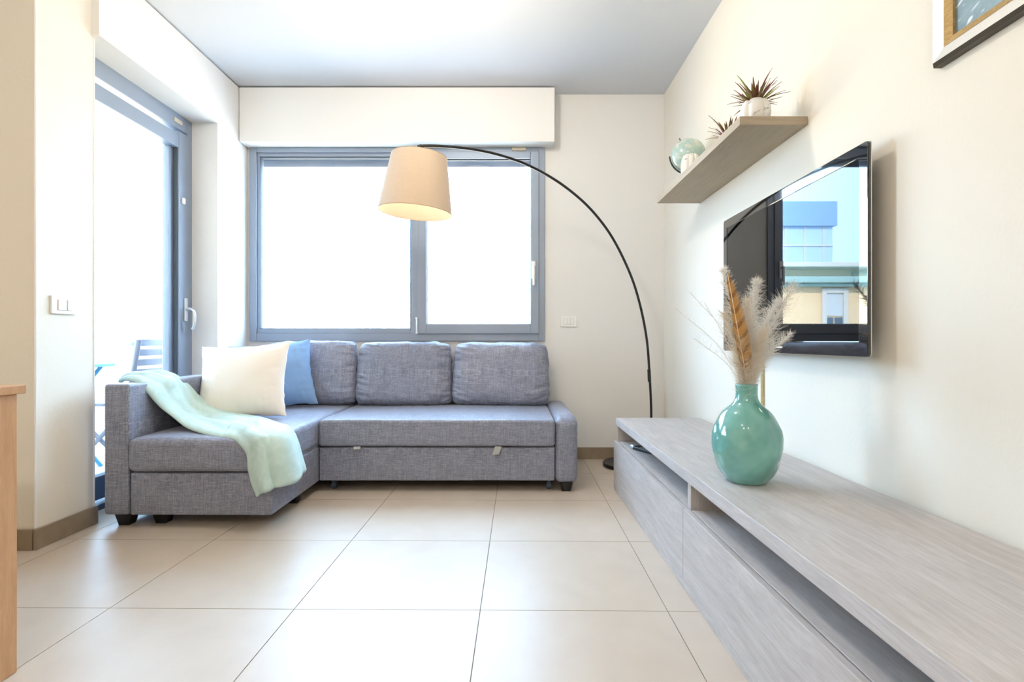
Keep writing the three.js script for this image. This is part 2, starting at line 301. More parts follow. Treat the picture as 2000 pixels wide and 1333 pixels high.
// ---------------------------------------------------------------- corner sofa
const wob = (s, a, f = 3) => (t) => { const k = n3(t.x * f + s, t.y * f, t.z * f) * a; t.y += k * 0.6; t.z += k * 0.5; t.x += k * 0.4; };
{
  const s = group('corner_sofa', 'grey linen corner sofa with a chaise and one low arm', 'sofa');
  const soft = (x0, x1, y0, y1, d0, d1, r, fn) => softBox(x0, x1, y0, y1, d0, d1, r, 0.05, fn, 'x', 4);
  part('side_back', soft(-1.891, -1.776, 0.057, 0.664, 2.50, 3.945, 0.014, wob(1, 0.003)), M.sofa, s, 'tall padded side along the balcony door');
  part('back', soft(-1.775, 0.25, 0.057, 0.64, 3.885, 3.945, 0.014), M.sofa, s);
  part('arm', softBox(0.249, 0.377, 0.05, 0.432, 3.085, 3.94, 0.035, 0.04, (t) => { if (t.y > 0.3) { const k = Math.max(0, (-t.z < 3.2 ? (3.2 + t.z) / 0.12 : 0)); t.y -= 0.03 * k * k * (t.y - 0.3) / 0.13; } }, 'x', 5), M.sofa, s, 'low rounded arm');
  part('chaise_base', soft(-1.768, -1.112, 0.057, 0.252, 2.502, 3.88, 0.008, wob(3, 0.0025)), M.sofa, s);
  const crown = (x0, x1, d0, d1, a) => (t) => { if (t.y > 0.36) { const u = (t.x - x0) / (x1 - x0) * 2 - 1, v = (-t.z - d0) / (d1 - d0) * 2 - 1; t.y += a * (1 - u * u) * (1 - v * v * v * v); } wob(9, 0.004, 2.5)(t); };
  part('chaise_cushion', soft(-1.775, -1.109, 0.258, 0.416, 2.480, 3.88, 0.034, crown(-1.775, -1.109, 2.485, 3.88, 0.012)), M.sofa, s);
  part('seat_base', soft(-1.106, 0.245, 0.062, 0.254, 3.098, 3.88, 0.008, wob(5, 0.0025)), M.sofa, s);
  part('seat_cushion', soft(-1.106, 0.247, 0.262, 0.414, 3.082, 3.88, 0.018, crown(-1.106, 0.247, 3.082, 3.88, 0.008)), M.sofa, s);
  part('inner_frame', [bx(-1.76, -1.12, 0.24, 0.27, 2.53, 3.88), bx(-1.1, 0.24, 0.24, 0.27, 3.13, 3.88), bx(-1.70, 0.2, 0.045, 0.08, 3.2, 3.88)], M.sofa, s);
  const leg = (x, d, h = 0.06) => {
    const g = new THREE.CylinderGeometry(0.052, 0.034, h, 4, 1).toNonIndexed(); g.rotateY(Math.PI / 4); g.translate(x, h / 2, -d); part('leg', g, M.blackPlastic, s, 'black tapered foot');
  };
  leg(-1.822, 2.56, 0.062); leg(-1.665, 2.585, 0.062); leg(0.312, 3.13, 0.055); leg(-1.17, 2.9, 0.062); leg(-1.82, 3.85, 0.062); leg(0.312, 3.88, 0.055);
  const strap = (x, tilt, len, curl) => {
    const pos = [], idx = [], n = 8, uv = [];
    for (let i = 0; i <= n; i++) for (const e of [-1, 1]) for (const q of [0, 1]) {
      const t = i / n, y = 0.262 - len * t * Math.cos(curl * t), d = 3.10 - 0.012 - 0.03 * Math.sin(curl * t) - 0.004 * Math.sin(t * 3) - q * 0.003;
      pos.push(x + e * 0.019 - tilt * len * t, y, -d); uv.push(e, t);
    }
    for (let i = 0; i < n; i++) { const a = i * 4, b = a + 4; for (const [p, q, r, w] of [[0, 2, 6, 4], [1, 5, 7, 3], [0, 4, 5, 1], [2, 3, 7, 6]]) idx.push(a + p, a + q, a + r, a + p, a + r, a + w); }
    const g = new THREE.BufferGeometry(); g.setAttribute('position', new THREE.Float32BufferAttribute(pos, 3)); g.setAttribute('uv', new THREE.Float32BufferAttribute(uv, 2)); g.setIndex(idx);
    part('pull_strap', smoothNormals(g), M.strap, s, 'pale webbing pull strap');
  };
  strap(-0.078, 0.35, 0.05, 0.5); strap(-0.885, -0.5, 0.026, 1.2);
  for (const x of [-1.04, 0.215]) part('caster', [softBox(x - 0.012, x + 0.012, 0.022, 0.062, 3.15, 3.18, 0.003), bar(V(x - 0.014, 0.02, -3.165), V(x + 0.014, 0.02, -3.165), 0.02, 0.02, 16)], M.aluDark, s, 'small grey caster');
}
// soft cushions: two sheets that meet in a seam
function pillowGeo({ w, h, t, p = 4, q = 0.5, pinch = 0.04, wr = 0.006, z = 0, n = 56, sag = 0, corner = 0, taper = 0 }) {
  const pos = [], uv = [], idx = [], e = (s) => Math.sign(s) * (1 - Math.pow(1 - Math.abs(s), 1.6));
  for (const side of [1, -1]) for (let j = 0; j <= n; j++) for (let i = 0; i <= n; i++) {
    const u = e(i / n * 2 - 1), v = e(j / n * 2 - 1);
    const body = Math.pow(Math.max(0, (1 - Math.pow(Math.abs(u), p)) * (1 - Math.pow(Math.abs(v), p))), q);
    let x = w / 2 * u * (1 - pinch * (1 - v * v) * Math.abs(u)), y = h / 2 * v * (1 - pinch * (1 - u * u) * Math.abs(v));
    x *= (1 - corner * Math.pow(Math.abs(v), 7)) * (1 - taper * (v + 1) / 2); y *= 1 - corner * 1.3 * Math.pow(Math.abs(u), 7);
    const edge = Math.max(Math.abs(u), Math.abs(v)), cr = Math.min(1, body * 1.4);
    const crease = (1 - 2 * Math.abs(n3(u * 1.3 + z, v * 4.2 - Math.abs(u) * 1.2, z * 3 + side))) * 0.9 * Math.pow(Math.abs(u), 3) + n3(u * 5.5, v * 1.6 + z, z + 7 * side) * Math.pow(Math.abs(v), 2) * 0.7 + 0.35 * n3(u * 1.3, v * 1.3, z + side * 3);
    const zz = side * (t / 2 * body * (1 - sag * (v + 1) * 0.25)) + side * wr * crease * cr;
    if (edge > 0.99) { x += wr * 0.5 * n3(v * 3, z, u); y += wr * 0.6 * n3(u * 3, z + 4, v); }
    pos.push(x, y, edge > 0.999 ? 0 : zz); uv.push(x, y);
  }
  const N = n + 1;
  for (let k = 0; k < 2; k++) for (let j = 0; j < n; j++) for (let i = 0; i < n; i++) {
    const a = k * N * N + j * N + i, b = a + 1, c = a + N, d = c + 1; k ? idx.push(a, c, b, b, c, d) : idx.push(a, b, c, b, d, c);
  }
  const g = new THREE.BufferGeometry(); g.setAttribute('position', new THREE.Float32BufferAttribute(pos, 3)); g.setAttribute('uv', new THREE.Float32BufferAttribute(uv, 2)); g.setIndex(idx);
  return smoothNormals(g);
}
function place(o, x, y, d, rx = 0, ry = 0, rz = 0) { o.position.set(x, y, -d); o.rotation.set(rx, ry, rz, 'YXZ'); return o; }
const BC = { group: 'back cushions of the grey sofa' };
place(solo('back_cushion', pillowGeo({ w: 0.655, h: 0.45, t: 0.19, p: 5, q: 0.42, pinch: 0.0, corner: 0.055, taper: 0.035, wr: 0.014, z: 1.3, sag: 0.35 }), M.sofa, 'grey linen back cushion partly behind the blue pillow', 'cushion', BC), -1.405, 0.640, 3.785, -0.14, 0, 0.02);
place(solo('back_cushion', pillowGeo({ w: 0.675, h: 0.445, t: 0.19, p: 5, q: 0.42, pinch: 0.0, corner: 0.055, taper: 0.035, wr: 0.014, z: 4.1, sag: 0.35 }), M.sofa, 'grey linen back cushion between the two other back cushions', 'cushion', BC), -0.75, 0.637, 3.785, -0.14, 0, -0.004);
place(solo('back_cushion', pillowGeo({ w: 0.685, h: 0.44, t: 0.19, p: 5, q: 0.42, pinch: 0.0, corner: 0.055, taper: 0.035, wr: 0.014, z: 7.7, sag: 0.35 }), M.sofa, 'grey linen back cushion beside the low sofa arm', 'cushion', BC), -0.078, 0.634, 3.785, -0.14, 0, -0.012);
place(solo('throw_pillow', pillowGeo({ w: 0.50, h: 0.45, t: 0.15, p: 2.6, q: 0.62, pinch: 0.09, wr: 0.009, z: 11.2 }), M.pillowBlue, 'light blue cotton pillow behind the white pillow on the sofa', 'pillow'), -1.555, 0.640, 3.53, -0.30, 0.42, 0.10);
{
  const pw = solo('throw_pillow', pillowGeo({ w: 0.505, h: 0.45, t: 0.17, p: 2.6, q: 0.62, pinch: 0.09, wr: 0.008, z: 15.9 }), M.pillowWhite, 'off-white cotton pillow leaning in front of the blue pillow', 'pillow');
  place(pw, -1.548, 0.635, 3.11, -0.34, 0.06, 0.06);
}
// ---------------------------------------------------------------- mint throw: a sheet led over side, seat and corner, with thickness
{
  const A = [[231, 748, 2.69], [246, 745, 2.645], [260, 747, 2.62], [273, 753, 2.61], [290, 772, 2.625], [311, 795, 2.655], [335, 814, 2.665], [362, 835, 2.63], [392, 847, 2.57], [425, 856, 2.525], [455, 861, 2.495], [471, 874, 2.472], [481, 890, 2.465], [484, 921, 2.465], [490, 945, 2.465], [501, 972, 2.465]].map((q) => P(...q));
  const B = [[236, 742, 2.73], [250, 738, 2.76], [278, 733, 2.80], [312, 730, 2.87], [338, 732, 2.93], [368, 752, 2.98], [388, 773, 3.03], [412, 790, 3.06], [440, 803, 3.07], [470, 810, 3.06], [508, 817, 2.98], [545, 828, 2.88], [567, 838, 2.82], [578, 862, 2.80], [587, 888, 2.80], [597, 920, 2.80]].map((q) => P(...q));
  // middle line: lies on what is underneath
  const Mid = [V(-1.962, 0.658, -2.705), V(-1.93, 0.687, -2.71), V(-1.88, 0.690, -2.73), V(-1.825, 0.688, -2.75), V(-1.765, 0.66, -2.79), V(-1.735, 0.58, -2.82), V(-1.69, 0.50, -2.84), V(-1.61, 0.458, -2.83), V(-1.52, 0.446, -2.80), V(-1.42, 0.442, -2.75), V(-1.30, 0.438, -2.68), V(-1.175, 0.438, -2.53), V(-1.10, 0.418, -2.47), V(-1.078, 0.35, -2.455), V(-1.07, 0.27, -2.455), V(-1.066, 0.20, -2.455)];
  const nu = 120, nv = 34, ca = new THREE.CatmullRomCurve3(A), cm = new THREE.CatmullRomCurve3(Mid), cb = new THREE.CatmullRomCurve3(B);
  const top = [];
  for (let i = 0; i <= nu; i++) {
    const u = i / nu, a = ca.getPoint(u), m = cm.getPoint(u), b = cb.getPoint(u), row = [];
    const c = new THREE.CatmullRomCurve3([a, a.clone().lerp(m, 0.5).add(u > 0.62 && u < 0.8 ? V(0, 0.022, 0.012) : V(0, 0.008, u > 0.7 ? 0.008 : 0)), m, m.clone().lerp(b, 0.5).add(V(u > 0.75 ? 0.03 : 0, 0.006, 0)), b]);
    for (let j = 0; j <= nv; j++) {
      const v = j / nv, q = c.getPoint(v), inside = Math.sin(Math.PI * v);
      const fold = 0.5 + 0.5 * Math.sin(v * 18 + 2.2 * n3(u * 2.2, v * 0.7, 3) + u * 2.0);
      const hang = Math.max(0, (u - 0.62) / 0.38), amp = (0.013 + 0.03 * hang) * Math.pow(inside, 0.6);
      const out = u > 0.7 ? V(0.72 * (0.3 + v), 0.25 * (1 - hang), 1.0 - v * 0.9).normalize() : u < 0.3 ? V(0.5, 0.8, 0.1).normalize() : V(0, 1, 0);
      q.addScaledVector(out, amp * fold + 0.006 * n3(u * 9, v * 6, 5) * inside);
      row.push(q);
    }
    top.push(row);
  }
  const nor = (i, j) => {
    const du = top[Math.min(nu, i + 1)][j].clone().sub(top[Math.max(0, i - 1)][j]), dv = top[i][Math.min(nv, j + 1)].clone().sub(top[i][Math.max(0, j - 1)]);
    return dv.cross(du).normalize();
  };
  const pos = [], uv = [], idx = [], N = nv + 1;
  let flip = nor(60, 17).y < 0 ? -1 : 1;
  for (const side of [1, -1]) for (let i = 0; i <= nu; i++) for (let j = 0; j <= nv; j++) {
    const e = Math.min(1, Math.min(i, nu - i, j, nv - j) / 2.0), th = 0.009 * Math.sqrt(e), q = top[i][j].clone().addScaledVector(nor(i, j), flip * side * th);
    pos.push(q.x, q.y, q.z); uv.push(i / nu * 1.2, j / nv * 0.5);
  }
  for (let k = 0; k < 2; k++) for (let i = 0; i < nu; i++) for (let j = 0; j < nv; j++) {
    const a = k * (nu + 1) * N + i * N + j, b = a + 1, c = a + N, d = c + 1; (k === 0) === (flip > 0) ? idx.push(a, b, c, b, d, c) : idx.push(a, c, b, b, c, d);
  }
  const g = new THREE.BufferGeometry(); g.setAttribute('position', new THREE.Float32BufferAttribute(pos, 3)); g.setAttribute('uv', new THREE.Float32BufferAttribute(uv, 2)); g.setIndex(idx);
  solo('throw_blanket', smoothNormals(g), M.throwGreen, 'mint green fleece throw draped over the tall sofa side and chaise', 'blanket');
}
// ---------------------------------------------------------------- media console
{
  const c = group('media_console', 'long low taupe oak media console against the cream wall', 'cabinet');
  const D0 = 0.58, D1 = 3.186, X0 = 0.597, XB = 1.098, sl = (x0, x1, y0, y1, d0, d1, grain = 'z', r = 0.0022) => softBox(x0, x1, y0, y1, d0, d1, r, 1e9, null, grain, 2);
  part('top', sl(0.612, 1.1, 0.370, 0.412, D0, D1, 'z', 0.003), M.oak, c);
  part('plinth', sl(X0 + 0.001, XB, 0, 0.031, D0 + 0.01, D1 - 0.012), M.oak, c);
  const units = [[1.888, D1 - 0.012], [D0 + 0.01, 1.888]];
  for (const [a, b] of units) {
    const u = part('carcass', [sl(X0 + 0.022, XB, 0.032, 0.369, a, a + 0.017, 'y'), sl(X0 + 0.022, XB, 0.032, 0.369, b - 0.017, b, 'y'), sl(X0 + 0.024, XB - 0.01, 0.262, 0.279, a + 0.017, b - 0.017), sl(XB - 0.009, XB, 0.032, 0.369, a + 0.017, b - 0.017), sl(X0 + 0.03, XB - 0.01, 0.033, 0.05, a + 0.017, b - 0.017)], M.oak, c);
    part('drawer_front', sl(X0, X0 + 0.019, 0.0335, 0.281, a + 0.0012, b - 0.0012), M.oak, c);
  }
}
// remote control in the slot
{
  const r = group('remote_control', 'small silver and black remote control lying in the console slot', 'remote', {}, [0.70, 0.2795, -2.86]);
  part('body', softBox(-0.024, 0.024, 0, 0.020, -0.085, 0.075, 0.009, 0.02, null, 'x', 3), M.black, r);
  part('end_cap', softBox(-0.0245, 0.0245, 0.001, 0.024, 0.058, 0.095, 0.010, 0.02, null, 'x', 3), M.satin, r, 'silver end');
  part('buttons', [0, 1, 2, 3].flatMap((i) => [-1, 0, 1].map((k) => softBox(k * 0.013 - 0.004, k * 0.013 + 0.004, 0.019, 0.022, i * 0.022 - 0.06, i * 0.022 - 0.051, 0.001, 1e9, null, 'x', 1))), M.plasticLine, r);
  r.rotation.y = 0.45;
}
// ---------------------------------------------------------------- television
{
  const t = group('television', 'black flat television hung on the cream wall above the console', 'television');
  const X = 1.05, a = 1.598, b = 2.683, y0 = 0.82, y1 = 1.457, rw = 0.012;
  const rect = (u0, u1, v0, v1, r, S = THREE.Shape) => { const s = new S(); s.moveTo(u0 + r, v0); s.lineTo(u1 - r, v0); s.quadraticCurveTo(u1, v0, u1, v0 + r); s.lineTo(u1, v1 - r); s.quadraticCurveTo(u1, v1, u1 - r, v1); s.lineTo(u0 + r, v1); s.quadraticCurveTo(u0, v1, u0, v1 - r); s.lineTo(u0, v0 + r); s.quadraticCurveTo(u0, v0, u0 + r, v0); return s; };
  // shapes are drawn in (depth, height) and stand on the plane x = X, thickness towards the wall
  const stand = (g, x) => { g.rotateY(Math.PI / 2); g.translate(x, 0, 0); return g; };     // extrude axis z -> x, shape x -> -z
  const ring = rect(a, b, y0, y1, rw); ring.holes.push(rect(a + 0.038, b - 0.038, y0 + 0.042, y1 - 0.036, 0.002, THREE.Path));
  part('bezel', stand(new THREE.ExtrudeGeometry(ring, { depth: 0.006, bevelEnabled: true, bevelThickness: 0.003, bevelSize: 0.003, bevelSegments: 3, curveSegments: 8 }), X + 0.004).toNonIndexed(), M.tvGloss, t, 'glossy black bezel');
  part('edge_trim', stand(new THREE.ExtrudeGeometry(rect(a - 0.0035, b + 0.0035, y0 - 0.0035, y1 + 0.0035, rw), { depth: 0.0025, bevelEnabled: false, curveSegments: 8 }), X + 0.010).toNonIndexed(), M.satin, t, 'thin silver edge');
  part('screen', bx(X + 0.003, X + 0.012, y0 + 0.04, y1 - 0.034, a + 0.036, b - 0.036), M.tvScreen, t, 'dark glossy screen');
  part('housing', stand(new THREE.ExtrudeGeometry(rect(a + 0.05, b - 0.05, y0 + 0.04, y1 - 0.04, rw), { depth: 0.018, bevelEnabled: true, bevelThickness: 0.008, bevelSize: 0.008, bevelSegments: 3, curveSegments: 8 }), X + 0.020).toNonIndexed(), M.blackPlastic, t);
  part('wall_mount', [softBox(X + 0.04, XR - 0.001, 1.02, 1.26, 1.98, 2.30, 0.003), softBox(X + 0.04, XR - 0.001, 0.98, 1.30, 2.06, 2.09, 0.003)], M.blackPlastic, t);
  part('label_sticker', bx(X - 0.0008, X + 0.001, y0 + 0.018, y0 + 0.024, 2.10, 2.145), M.plastic, t, 'small pale maker mark');
}
solo('cable_cover', softBox(XR - 0.009, XR, 0.413, 0.84, 2.385, 2.405, 0.003, 1e9, null, 'y', 2), M.brass, 'thin brass-coloured cable cover between television and console', 'cable cover');
// ---------------------------------------------------------------- wall shelf
solo('wall_shelf', softBox(0.858, XR, 1.680, 1.713, 2.035, 3.197, 0.0022, 1e9, null, 'z', 2), M.shelfOak, 'floating taupe oak wall shelf above the television', 'shelf');

// spiky succulents in lobed pots
const leafGeo = [];
for (let k = 0; k < 6; k++) {
  const n = 6, pos = [], idx = [], L = 0.085 + 0.012 * k, bend = 0.05 + 0.10 * (k % 3), W = 0.0078 + 0.0012 * (k % 2);
  for (let i = 0; i <= n; i++) {
    const t = i / n, w = W * Math.pow(Math.sin(Math.PI * (0.22 + 0.78 * t)), 0.8) * (1 - t * 0.35) + 0.0003, y = L * t, x = bend * L * t * t * 1.6;
    pos.push(x - 0.0015, y, 0, x, y, -w, x + 0.0012, y, 0, x, y, w);
  }
  for (let i = 0; i < n; i++) for (let j = 0; j < 4; j++) { const a = i * 4 + j, b = i * 4 + (j + 1) % 4; idx.push(a, a + 4, b, b, a + 4, b + 4); }
  const g = new THREE.BufferGeometry(); g.setAttribute('position', new THREE.Float32BufferAttribute(pos, 3)); g.setIndex(idx); g.computeVertexNormals(); leafGeo.push(g);
}
function potGeo(r, h, lobes, deep) {
  const prof = [[0.0, 0.0], [0.62, 0.0], [0.80, 0.05], [0.97, 0.28], [1.0, 0.5], [0.95, 0.75], [0.80, 0.95], [0.70, 1.0], [0.60, 0.98], [0.58, 0.86], [0.0, 0.85]];
  const c = new THREE.SplineCurve(prof.slice(1, 8).map(([x, y]) => new THREE.Vector2(x * r, y * h))).getPoints(24).map((q) => [q.x, q.y]);
  const g = lathe([[0.0001, 0], ...c, [0.60 * r, 0.98 * h], [0.58 * r, 0.86 * h], [0.0001, 0.85 * h]], 72), p = g.attributes.position;
  for (let i = 0; i < p.count; i++) {
    const x = p.getX(i), z = p.getZ(i), q = Math.hypot(x, z); if (q < 0.61 * r) continue;
    const th = Math.atan2(z, x), k = 1 - deep * Math.pow(Math.abs(Math.cos(th * lobes / 2)), 10); p.setX(i, x * k); p.setZ(i, z * k);
  }
  return smoothNormals(g);
}
function succulent(label, x, y, d, n, scale, potR, potH) {
  const s = group('potted_succulent', label, 'plant', { group: 'succulents on the wall shelf' }, [x, y, -d]);
  part('pot', potGeo(potR, potH, 5, 0.16), M.potWhite, s, 'white lobed stone-look pot');
  for (let i = 0; i < n; i++) {
    const ring = i / n, m = part('leaf', leafGeo[Math.floor(rnd() * 6)], M.leaves[[0, 1, 3, 2, 1, 0, 1][i % 7]], s);
    const lean = 0.10 + 1.2 * ring + rr(-0.1, 0.1), az = i * 2.39996 + rr(-0.2, 0.2);
    m.position.set(Math.cos(az) * 0.012, potH * 0.86, Math.sin(az) * 0.012);
    m.rotation.set(0, -az, -lean, 'YXZ'); m.scale.setScalar(scale * (1.02 - 0.18 * ring));
  }
}
succulent('spiky reddish green succulent in a white lobed pot at the shelf end', 0.948, 1.713, 2.105, 66, 0.82, 0.056, 0.086);
succulent('smaller spiky brown succulent mostly hidden behind the shelf edge', 0.985, 1.713, 2.46, 30, 0.86, 0.05, 0.085);
solo('fluted_pot', (() => { const g = potGeo(0.05, 0.135, 9, 0.2); g.translate(0.945, 1.713, -2.86); return g; })(), M.potWhite, 'small white fluted pot standing beside the globe', 'pot');
// globe on its stand
{
  const cx = 0.997, cy = 1.915, d = 3.06, r = 0.096;
  const g = group('desk_globe', 'small pale green globe with a black stand on the shelf', 'globe', {}, [cx, 1.713, -d]);
  const map = tex(512, 256, (u, v) => {
    const a = u * Math.PI * 2, b = (v - 0.5) * Math.PI, X = Math.cos(b) * Math.cos(a), Y = Math.sin(b), Z = Math.cos(b) * Math.sin(a);
    const land = n3(X * 1.5 + 3, Y * 1.5, Z * 1.5) + 0.45 * n3(X * 4, Y * 4 + 5, Z * 4) + 0.2 * n3(X * 10, Y * 10, Z * 10);
    const sea = mix([0.64, 0.75, 0.74], [0.71, 0.79, 0.73], 0.5 + 0.5 * n3(X * 3, Y * 3, Z * 3 + 9));
    return land > 0.22 ? mix([0.80, 0.82, 0.80], [0.79, 0.82, 0.72], Math.min(1, (land - 0.22) * 2.2)) : land > 0.17 ? [0.64, 0.70, 0.69] : sea;
  }, { srgb: true });
  const ball = part('ball', new THREE.SphereGeometry(r, 48, 32), phy({ map, roughness: 0.25, clearcoat: 0.5, clearcoatRoughness: 0.1 }), g); ball.position.y = cy - 1.713; ball.rotation.z = 0.41;
  const pts = []; for (let i = 0; i <= 20; i++) { const t = THREE.MathUtils.degToRad(182 + i * 4.4); pts.push(V(Math.cos(t) * (r + 0.008), cy - 1.713 + Math.sin(t) * (r + 0.008), 0)); }
  part('meridian', tube(pts, 0.0045, 40, 8), M.black, g, 'black half ring');
  part('pin', bar(V(Math.cos(2.03) * r, cy - 1.713 + Math.sin(2.03) * r, 0), V(Math.cos(2.03) * (r + 0.014), cy - 1.713 + Math.sin(2.03) * (r + 0.014), 0), 0.003), M.black, g);
  part('base', lathe([[0.0001, 0], [0.055, 0], [0.056, 0.006], [0.04, 0.012], [0.012, 0.02], [0.008, 0.05], [0.006, cy - 1.713 - r - 0.004], [0.0001, cy - 1.713 - r - 0.004]], 40), M.black, g, 'black round foot');
}
// ---------------------------------------------------------------- framed picture
{
  const f = group('framed_picture', 'blue-grey abstract picture in a silver and gold frame', 'picture');
  const a = 0.72, b = 1.402, y0 = 1.573, y1 = 2.15;
  const ringBar = (i, o, x0, x1, mat, name, label) => {          // four mitred bars between inset o and i, from wall side x1 to front x0 (sloped)
    const A = (k) => [[a + k, y0 + k], [b - k, y0 + k], [b - k, y1 - k], [a + k, y1 - k]], O = A(o), I = A(i);
    for (let s = 0; s < 4; s++) {
      const t = (s + 1) % 4, q = (c, x) => V(x, c[1], -c[0]);
      const v = [q(O[s], x1), q(O[t], x1), q(I[t], x1), q(I[s], x1), q(O[s], x0[0]), q(O[t], x0[0]), q(I[t], x0[1]), q(I[s], x0[1])];
      const idx = [4, 5, 6, 4, 6, 7, 0, 2, 1, 0, 3, 2, 0, 1, 5, 0, 5, 4, 2, 3, 7, 2, 7, 6, 1, 2, 6, 1, 6, 5, 3, 0, 4, 3, 4, 7];
      const g = new THREE.BufferGeometry(); g.setAttribute('position', new THREE.Float32BufferAttribute(v.flatMap((p) => [p.x, p.y, p.z]), 3)); g.setIndex(idx);
      const h = g.toNonIndexed(); h.computeVertexNormals(); part(name, uvMetres(h), mat, f, label);
    }
  };
  const xw = XR - 0.001;
  ringBar(0.008, 0, [1.094, 1.086], xw, M.darkEdge, 'outer_edge', 'dark rounded outer edge');
  ringBar(0.036, 0.008, [1.086, 1.092], xw, M.silver, 'silver_bar', 'silver frame bar');
  ringBar(0.055, 0.036, [1.091, 1.099], xw, M.gold, 'gold_bar', 'gold inner moulding');
  const cv = tex(256, 256, (u, v) => {
    const base = mix([0.42, 0.53, 0.58], [0.58, 0.68, 0.72], 0.5 + 0.4 * tile3(u, v, 4, 9, 131) + 0.2 * tile3(u, v, 30, 60, 132));
    const s = n3(u * 9 + v * 7, v * 26 - u * 12, 4); return s > 0.62 ? mix(base, [0.9, 0.93, 0.94], Math.min(1, (s - 0.62) * 5)) : base;
  }, { srgb: true });
  const g = new THREE.BoxGeometry(b - a - 0.104, y1 - y0 - 0.104, 0.006); g.rotateY(-Math.PI / 2); g.translate(1.1105, (y0 + y1) / 2, -(a + b) / 2);
  part('canvas', g, std({ map: cv, roughness: 0.5 }), f, 'blue-grey painted sheet with white strokes');
}
// ---------------------------------------------------------------- vase and dried plumes
const VX = 0.758, VD = 1.745, VY = 0.412;
{
  const prof = [[0.050, 0.0], [0.062, 0.004], [0.082, 0.03], [0.098, 0.068], [0.106, 0.11], [0.105, 0.145], [0.095, 0.185], [0.075, 0.222], [0.050, 0.245], [0.037, 0.262], [0.033, 0.285], [0.034, 0.312]];
  const c = new THREE.SplineCurve(prof.map(([x, y]) => new THREE.Vector2(x, y))).getPoints(70).map((q) => [q.x, q.y]);
  const g = lathe([[0.0001, 0], ...c, [0.0325, 0.3145], [0.0305, 0.312], [0.029, 0.28], [0.0001, 0.272]], 96), p = g.attributes.position;
  for (let i = 0; i < p.count; i++) {
    const x = p.getX(i), y = p.getY(i), z = p.getZ(i), w = Math.max(0, Math.min(1, (0.25 - y) / 0.08)) * Math.min(1, y / 0.03), k = 1 + w * (0.035 * n3(x * 13, y * 11, z * 13) + 0.012 * n3(x * 30, y * 26, z * 30));
    p.setX(i, x * k); p.setZ(i, z * k);
  }
  g.translate(VX, VY, -VD);
  solo('ceramic_vase', smoothNormals(g), M.glaze, 'sea green glazed ceramic vase standing on the console', 'vase');
}
const mouth = V(VX, VY + 0.285, -VD);
function ribbon(pts, w, out) {             // a thin three-sided hair
  const n = pts.length, pos = [];
  for (let i = 0; i < n - 1; i++) {
    const a = pts[i], b = pts[i + 1], wa = w * (1 - i / n), wb = w * (1 - (i + 1) / n), t = b.clone().sub(a).normalize();
    const s = V(0.3, 0.2, 1).cross(t).normalize(), r = t.clone().cross(s);
    const A = [0, 2.09, 4.19].map((q) => a.clone().addScaledVector(s, Math.cos(q) * wa).addScaledVector(r, Math.sin(q) * wa)), B = [0, 2.09, 4.19].map((q) => b.clone().addScaledVector(s, Math.cos(q) * wb).addScaledVector(r, Math.sin(q) * wb));
    for (let k = 0; k < 3; k++) { const l = (k + 1) % 3; for (const q of [A[k], A[l], B[l], A[k], B[l], B[k]]) out.push(q.x, q.y, q.z); }
  }
}
const fromList = (pos) => { const g = new THREE.BufferGeometry(); g.setAttribute('position', new THREE.Float32BufferAttribute(pos, 3)); g.computeVertexNormals(); return g; };
const hairMats = { white: std({ color: '#f6f3ee', roughness: 0.8 }), cream: std({ color: '#f0e6d6', roughness: 0.85 }), tan: std({ color: '#dcc29c', roughness: 0.85 }), stem: std({ color: '#e9dcc4', roughness: 0.7 }) };
function plume(name, label, tip, { n = 260, len = 0.05, mat = 'white', from = 0.25, dense = 1, curl = 0.35, tuft = 0, extra = {} }) {
  const s = group(name, label, 'dried plume', { group: 'dried plumes in the vase', ...extra });
  const T = P(...tip), a = mouth.clone().add(V(rr(-0.012, 0.012), -0.05, rr(-0.012, 0.012)));
  const m = a.clone().lerp(T, 0.5); m.x += (VX - T.x) * 0.14 + rr(-0.008, 0.008); m.y += 0.035; m.z += (-VD - T.z) * 0.15;
  const top = mouth.clone().lerp(T, 0.12); top.y = Math.max(top.y, VY + 0.318); top.x = VX + (T.x - VX) * 0.12; top.z = -VD + (T.z + VD) * 0.12;
  const curve = new THREE.CatmullRomCurve3([a, top, m, T]);
  part('stem', tube(curve.getPoints(20), name === 'grass_stem' ? 0.0007 : 0.0011, 24, 5), hairMats.stem, s);
  const out = [];
  for (let i = 0; i < n; i++) {
    const t = from + (1 - from) * Math.pow(rnd(), 0.85), p = curve.getPoint(t), dir = curve.getTangent(t);
    const side = V(rr(-1, 1), rr(-0.4, 0.4), rr(-0.55, 0.55)).normalize(), L = len * (0.45 + 0.75 * Math.sin(Math.PI * Math.min(1, 0.12 + 0.86 * (t - from) / (1 - from)))) * rr(0.6, 1.15);
    const pts = [p.clone()]; let q = p.clone(), v = side.clone().multiplyScalar(0.75).addScaledVector(dir, 0.75).normalize();
    for (let k = 0; k < 5; k++) { v.add(V(rr(-curl, curl), rr(-curl, curl) + 0.06, rr(-curl, curl))).normalize(); q = q.clone().addScaledVector(v, L / 5); pts.push(q); }
    ribbon(pts, 0.0006 * dense, out);
  }
  for (let i = 0; i < tuft; i++) {
    let q = T.clone(), v = V(rr(-1, 1), rr(-0.3, 1), rr(-1, 1)).normalize(); const pts = [q.clone()];
    for (let k = 0; k < 5; k++) { v.add(V(rr(-0.6, 0.6), rr(-0.5, 0.6), rr(-0.6, 0.6))).normalize(); q = q.clone().addScaledVector(v, rr(0.002, 0.007)); pts.push(q); }
    ribbon(pts, 0.0006, out);
  }
  const b = part('barbs', fromList(out), hairMats[mat], s); b.userData.kind = 'stuff';
  return s;
}
